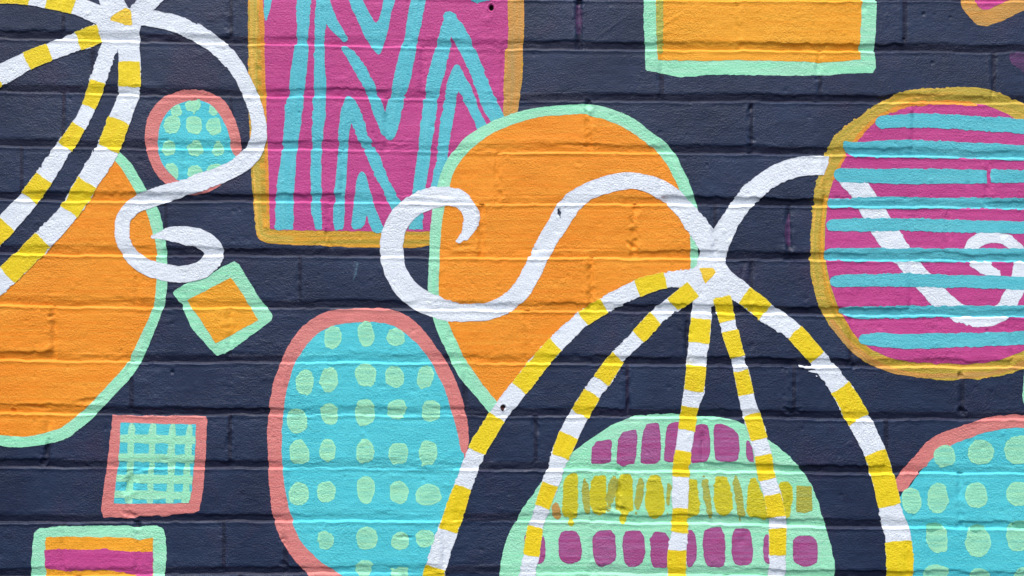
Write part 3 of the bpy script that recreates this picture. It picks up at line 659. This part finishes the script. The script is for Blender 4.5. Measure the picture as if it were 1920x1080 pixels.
# ------------------------------------------------------------------ tilted square
dm = T_(shape('painted_square', [(433, 521), (460, 560), (484, 600), (445, 622), (404, 645), (375, 599), (349, 563), (390, 543)], 2, 'orange2', None, 0, .8), 'small tilted orange square with thick mint rim below the left white curl', 'painted square')
shape('outline', [(440, 488), (449, 496), (468, 528), (492, 566), (510, 592), (509, 600), (490, 617), (455, 640), (423, 661), (407, 668), (392, 654), (372, 629), (357, 610), (345, 584), (325, 549), (332, 541), (372, 520), (405, 508)], 1, 'mint', dm, 0, 1.2, 1.2)

# ------------------------------------------------------------------ mint dome
dmo = [(1096, 832), (1129, 807), (1163, 789), (1200, 779), (1260, 776), (1330, 778), (1375, 787), (1410, 803), (1443, 826), (1488, 862), (1508, 888), (1525, 916), (1538, 956), (1549, 992), (1561, 1035), (1568, 1080), (1568, 1140), (930, 1140), (935, 1080), (940, 1040), (951, 1006), (966, 978), (983, 950), (1000, 926), (1014, 905), (1050, 868)]
md = T_(shape('painted_dome', dmo, 2, 'mint', None, 1, 1, .7), 'mint green dome with rows of plum and yellow blocks, bottom centre right', 'painted dome')
for pts in [[(1111, 829), (1140, 824), (1147, 826), (1146, 865), (1140, 870), (1110, 872), (1107, 868)],
            [(1160, 812), (1190, 804), (1195, 808), (1193, 868), (1183, 872), (1157, 873), (1155, 865)],
            [(1207, 797), (1225, 792), (1238, 794), (1241, 860), (1232, 868), (1202, 870), (1200, 865)],
            [(1251, 797), (1262, 791), (1287, 790), (1284, 867), (1245, 867), (1244, 860), (1248, 820)],
            [(1303, 798), (1315, 795), (1329, 798), (1333, 840), (1328, 864), (1315, 868), (1293, 868), (1298, 830)],
            [(1338, 797), (1345, 793), (1360, 794), (1380, 808), (1386, 820), (1386, 855), (1378, 866), (1345, 867), (1339, 855)],
            [(1399, 826), (1406, 826), (1416, 866), (1402, 866), (1398, 845)],
            [(983, 1000), (1018, 998), (1023, 1035), (1019, 1056), (1004, 1057), (984, 1025)],
            [(1048, 1000), (1065, 994), (1085, 997), (1091, 1030), (1090, 1050), (1078, 1056), (1055, 1056), (1047, 1040)],
            [(1113, 1000), (1130, 994), (1151, 993), (1156, 1040), (1152, 1055), (1125, 1065), (1115, 1055), (1109, 1020)],
            [(1169, 998), (1185, 994), (1206, 994), (1210, 1030), (1207, 1052), (1195, 1063), (1173, 1063), (1167, 1030)],
            [(1220, 997), (1258, 998), (1258, 1064), (1225, 1066), (1220, 1050)],
            [(1287, 992), (1302, 995), (1307, 1025), (1303, 1060), (1286, 1065)],
            [(1322, 992), (1335, 988), (1357, 989), (1361, 1045), (1357, 1064), (1328, 1066), (1320, 1050), (1317, 1005)],
            [(1372, 993), (1400, 989), (1408, 1000), (1412, 1040), (1408, 1060), (1380, 1062), (1371, 1045)],
            [(1432, 1002), (1444, 1001), (1446, 1056), (1435, 1057), (1430, 1040)],
            [(1488, 1009), (1505, 1003), (1520, 1005), (1531, 1015), (1535, 1045), (1530, 1058), (1510, 1063), (1495, 1060), (1485, 1050), (1486, 1025)]]:
    shape('plum_block', pts, 3, 'plum', md, 1, .9, .5)
for pts in [[(1059, 893), (1075, 887), (1083, 888), (1086, 945), (1082, 968), (1076, 975), (1075, 986), (1067, 984), (1067, 970), (1055, 969), (1053, 925)],
            [(1108, 893), (1130, 890), (1137, 895), (1140, 950), (1135, 965), (1123, 970), (1110, 960), (1104, 930)],
            [(1162, 893), (1175, 888), (1184, 890), (1187, 930), (1189, 952), (1176, 964), (1180, 980), (1166, 984), (1161, 974), (1165, 961), (1151, 955), (1153, 915)],
            [(1216, 895), (1225, 890), (1237, 892), (1242, 905), (1249, 950), (1243, 968), (1229, 977), (1214, 966), (1208, 945), (1212, 908)],
            [(1285, 900), (1300, 898), (1308, 902), (1314, 955), (1306, 970), (1285, 973)],
            [(1338, 897), (1350, 892), (1366, 896), (1374, 940), (1374, 958), (1360, 969), (1345, 965), (1337, 950)],
            [(1402, 897), (1420, 893), (1440, 960), (1440, 975), (1405, 970), (1397, 955)],
            [(1455, 902), (1484, 905), (1488, 935), (1484, 958), (1480, 972), (1460, 966)]]:
    shape('yellow_block', pts, 3, 'ochre', md, 1, 1.3, 1.2)
shape('gold_block', [(1493, 910), (1522, 912), (1523, 958), (1510, 962), (1493, 960)], 3, 'gold', md, 0, .8)
dots([(1098, 926, 7, 35), (1146, 926, 9, 32), (1198, 928, 7, 35), (1253, 931, 4.5, 34), (1326, 935, 7, 36), (1384, 930, 6.5, 40)], 3.3, md, 'gold', 'gold_sliver')
dots([(1043, 959, 7, 15)], 3.3, md, 'tan', 'gold_sliver')

# ------------------------------------------------------------------ dotted oval at the right edge
r2i = [(1920, 799), (1858, 806), (1804, 823), (1765, 841), (1739, 865), (1720, 891), (1703, 916), (1688, 925), (1680, 960), (1684, 1020), (1690, 1145), (2120, 1145), (2128, 1000), (2095, 905), (2040, 845), (1985, 810)]
r2 = T_(shape('painted_oval', r2i, 3, 'teal2', None, 1), 'turquoise oval of green dots with coral rim at the lower right corner', 'painted oval')
stroke('outline', [(1690, 908, 26), (1704, 888, 27), (1728, 861, 29), (1755, 834, 28), (1795, 815, 27), (1847, 797, 25), (1900, 790, 25), (1960, 793, 26), (2020, 818, 27), (2080, 870, 28), (2118, 940, 28), (2136, 1040, 28), (2136, 1140, 28)], 3.7, 'coral', r2, .8, .6)
dots([(1770, 855, 20, 21), (1840, 848, 24, 23), (1910, 844, 25, 26), (1709, 938, 17, 24), (1758, 933, 20, 28), (1830, 929, 21, 24), (1910, 926, 22, 22), (1756, 1009, 21, 27), (1833, 1016, 24, 27), (1910, 1005, 24, 29), (1755, 1074, 22, 16), (1836, 1080, 19, 16), (1922, 1080, 18, 16),
      (1985, 850, 22, 23), (1985, 930, 22, 23), (1990, 1012, 22, 24), (2058, 920, 22, 23), (2060, 1005, 22, 24)], 4.4, r2)
dots([(1752, 988, 15, 8), (1831, 991, 16, 6), (1914, 984, 17, 8)], 5, r2, 'cap', 'overpainted_cap')
T_(stroke('paint_stroke', [(1930, 690, 18), (1928, 740, 20), (1934, 778, 14)], 2, 'mint', None, .8), 'sliver of mint paint at the right edge above the dotted oval', 'paint stroke')

# ------------------------------------------------------------------ left white figure
la = T_(shape('painted_burst', [(186, 45), (205, 18), (218, 8), (240, 14), (262, 20), (276, 40), (262, 48), (263, 100), (228, 102), (222, 90), (195, 88), (190, 66)], 5.35, 'white', None, 1), 'white hub with striped legs and a long looping curl, top left', 'painted burst')
LW = 4.9
L3 = [(240, 60, 38), (243, 115, 40), (243, 163, 42), (237, 190, 39), (223, 226, 41), (203, 278, 43), (185, 310, 44), (165, 341, 40), (129, 398, 38), (81, 450, 39), (14, 516, 40), (-30, 560, 40), (-120, 655, 40), (-210, 755, 40)]
L2 = [(212, 70, 36), (198, 110, 33), (184, 152, 30), (166, 200, 27), (147, 236, 28), (122, 275, 32), (84, 333, 35), (54, 373, 37), (13, 420, 38), (-20, 456, 38), (-90, 540, 38), (-190, 665, 38)]
L1 = [(215, 56, 30), (187, 63, 35), (146, 77, 35), (92, 97, 33), (50, 115, 35), (8, 137, 40), (-40, 165, 42), (-120, 225, 42), (-190, 300, 42)]
L0 = [(228, 46, 36), (182, 27, 36), (140, 9, 36), (100, 0, 36), (55, -9, 36), (0, -12, 36), (-80, -10, 36)]
LL = []
for i, l in enumerate((L0, L1, L2, L3)):
    LL.append(stroke('leg', l, LW + .1 * i, 'white', la, .9, 1.6))
stroke('arm', [(230, 36, 40), (212, 8, 44), (198, -30, 46)], LW + .05, 'white', la, .8, .6)
stroke('arm', [(250, 34, 36), (272, 10, 36), (300, -22, 40)], LW + .15, 'white', la, .8, .6)
stroke('curl', [(245, 33, 30), (290, 35, 30), (332, 46, 31), (368, 62, 34), (398, 81, 32), (425, 104, 31), (448, 134, 28), (466, 168, 27), (479, 203, 28), (486, 238, 28), (482, 272, 31), (455, 307, 33), (415, 328, 31), (370, 344, 32), (320, 361, 33), (278, 374, 33), (250, 388, 31), (232, 410, 29), (229, 440, 28), (240, 470, 29), (262, 493, 29), (298, 508, 31), (338, 514, 33), (372, 508, 34), (394, 493, 36), (402, 474, 38), (388, 454, 36), (355, 443, 34), (322, 439, 27), (300, 442, 15), (287, 444, 8)], 5.45, 'white', la, .9, 1.4)
shape('yellow_mark', [(235, 15), (245, 18), (247, 27), (250, 48), (236, 47), (207, 38), (209, 32), (220, 24)], 6.2, 'amber', la, 0, .9, .8)
bands(L0, [((143, 10), (88, -2)), ((54, -9), (4, -12))], 6.1, LL[0])
bands(L1, [((187, 63), (146, 77)), ((92, 97), (50, 115)), ((2, 140), (-40, 165)), ((-85, 198), (-120, 225)), ((-160, 267), (-186, 296))], 6.1, LL[1])
bands(L2, [((184, 152), (166, 200)), ((147, 236), (122, 275)), ((84, 333), (54, 373)), ((12, 421), (-20, 456)), ((-60, 505), (-90, 540)), ((-130, 590), (-160, 628))], 6.1, LL[2])
bands(L3, [((243, 114), (243, 163)), ((223, 227), (203, 279)), ((165, 341), (129, 398)), ((80, 451), (14, 517)), ((-40, 571), (-90, 624)), ((-140, 677), (-185, 727))], 6.1, LL[3], fray=2.2)

# ------------------------------------------------------------------ right white figure
G1 = [(1335, 520, 40), (1290, 523, 36), (1248, 525, 29), (1194, 541, 33), (1155, 560, 32), (1132, 573, 30), (1093, 598, 30), (1042, 645, 33), (1005, 688, 34), (973, 728, 34), (932, 782, 33), (905, 825, 34), (894, 845, 34), (868, 912, 34), (840, 995, 37), (818, 1062, 39), (803, 1120, 39)]
G2 = [(1325, 520, 34), (1300, 542, 34), (1260, 572, 31), (1228, 597, 30), (1197, 631, 30), (1160, 668, 29), (1127, 715, 34), (1110, 738, 33), (1087, 777, 36), (1067, 815, 38), (1050, 857, 34), (1032, 906, 31), (1016, 952, 28), (1004, 989, 28), (996, 1040, 31), (983, 1110, 34)]
G3 = [(1318, 540, 42), (1316, 575, 38), (1314, 597, 38), (1310, 643, 38), (1305, 685, 36), (1301, 733, 36), (1294, 762, 32), (1287, 808, 31), (1281, 845, 31), (1276, 894, 31), (1275, 952, 29), (1274, 998, 31), (1270, 1030, 34), (1268, 1120, 35)]
G4 = [(1350, 545, 30), (1356, 570, 34), (1364, 603, 30), (1368, 621, 30), (1382, 668, 28), (1389, 694, 28), (1399, 742, 29), (1410, 778, 31), (1423, 823, 32), (1430, 853, 32), (1439, 899, 32), (1447, 925, 32), (1456, 971, 34), (1458, 991, 33), (1457, 1040, 31), (1455, 1120, 32)]
G5 = [(1340, 515, 44), (1395, 553, 38), (1435, 585, 37), (1463, 603, 36), (1490, 623, 34), (1532, 671, 34), (1555, 700, 36), (1575, 726, 38), (1611, 788, 43), (1627, 820, 41), (1640, 848, 41), (1657, 900, 42), (1668, 948, 43), (1677, 985, 45), (1684, 1015, 50), (1690, 1120, 50)]
ra_ = T_(shape('painted_burst', [(1283, 508), (1306, 503), (1308, 478), (1322, 448), (1338, 438), (1356, 455), (1362, 506), (1404, 533), (1386, 571), (1370, 562), (1354, 548), (1336, 580), (1300, 582), (1300, 545), (1278, 532)], 5.35, 'white', None, 1), 'white hub with five striped legs and two long curls, right of centre', 'painted burst')
GG = [stroke('leg', l, LW + .07 * i, 'white', ra_, .9, 1.4) for i, l in enumerate((G1, G2, G3, G4, G5))]
for fl in ([(1500, 687, 1.6), (1520, 689, 5), (1560, 690, 10)], [(1518, 696, 1.6), (1535, 697, 5), (1562, 700, 12)], [(1530, 704, 1.6), (1545, 703, 5), (1566, 706, 8)]):
    stroke('brush_flick', fl, 5.3 + .05 * fl[0][1] / 100, 'white', ra_, 1.2, 2)
stroke('curl', [(1338, 480, 46), (1330, 458, 44), (1311, 430, 42), (1289, 400, 38), (1262, 371, 36), (1228, 350, 34), (1200, 341, 31), (1172, 339, 32), (1138, 346, 34), (1106, 358, 34), (1080, 374, 36), (1060, 397, 40), (1045, 422, 37), (1030, 446, 35), (1015, 472, 35), (1002, 500, 34), (988, 528, 34), (970, 553, 35), (945, 572, 34), (912, 584, 33), (870, 586, 33), (835, 581, 38), (800, 569, 42), (768, 548, 43), (747, 520, 43), (737, 495, 43), (734, 465, 44), (738, 435, 42), (752, 408, 41), (776, 386, 40), (806, 373, 41), (838, 368, 36), (864, 374, 33), (880, 392, 30), (884, 413, 29), (877, 434, 22), (863, 449, 10), (857, 453, 5)], 5.45, 'white', ra_, .9, 1.1)
stroke('curl', [(1338, 482, 44), (1351, 447, 40), (1374, 406, 35), (1398, 374, 37), (1422, 350, 37), (1452, 330, 36), (1490, 315, 36), (1525, 310, 36)] + [(1560, 312, 36)], 5.6, 'white', ra_, .9, 1, cut=lambda w, f: np.minimum(f, 1554 - (w.Y - 300) * .28 - w.X + 1.5 * vnoise(w.X, w.Y, 7, seed=3)))
stroke('curl', WR[1:], 4.6, 'white', ra_, 1, 1.6, label='white ribbon showing between the stripes of the striped circle')
shape('yellow_mark', [(1311, 503), (1337, 502), (1341, 510), (1322, 533)], 6.2, 'amber', ra_, 0, .7)
bands(G1, [((1248, 525), (1194, 541)), ((1132, 573), (1093, 598)), ((1042, 645), (973, 728)), ((932, 782), (894, 845)), ((868, 912), (840, 995)), ((818, 1062), (803, 1118))], 6.1, GG[0])
bands(G2, [((1297, 545), (1260, 572)), ((1228, 597), (1197, 631)), ((1160, 668), (1127, 715)), ((1110, 738), (1087, 777)), ((1067, 815), (1050, 857)), ((1032, 906), (1016, 952)), ((1004, 989), (996, 1040))], 6.1, GG[1])
bands(G3, [((1314, 597), (1310, 643)), ((1305, 685), (1301, 733)), ((1294, 762), (1287, 808)), ((1281, 845), (1276, 894)), ((1275, 952), (1274, 998)), ((1270, 1030), (1268, 1118))], 6.1, GG[2])
bands(G4, [((1353, 556), (1364, 603)), ((1368, 621), (1382, 668)), ((1389, 694), (1399, 742)), ((1410, 778), (1423, 823)), ((1430, 853), (1439, 899)), ((1447, 925), (1456, 971)), ((1458, 991), (1457, 1040))], 6.1, GG[3])
bands(G5, [((1395, 553), (1435, 585)), ((1490, 623), (1532, 671)), ((1575, 726), (1611, 788)), ((1640, 848), (1668, 948)), ((1684, 1015), (1690, 1118))], 6.1, GG[4], fray=1.6)

for (x, y, rx, ry) in ((1048, 399, 1.9, 5),):
    dots([(x, y, rx, ry)], 6.4, ra_, 'navy', 'paint_chip')
# ------------------------------------------------------------------ drilled holes
dots([(921, 15, 5.2, 6)], 4.4, None, 'hole', 'drill_hole')
dots([(944, 763, 4.4, 4.4)], 6.6, None, 'rust', 'drill_hole')
hl = [o for o in COL.objects if o.name.startswith('drill_hole')]
T_(hl[0], 'small black drilled hole near the top of the magenta zigzag rectangle', 'hole')
T_(hl[1], 'tiny brown plugged hole in a white band of a striped leg', 'hole')
print('triangles', ntri, 'rows', R, 'cols', C, 'objects', len(COL.objects))
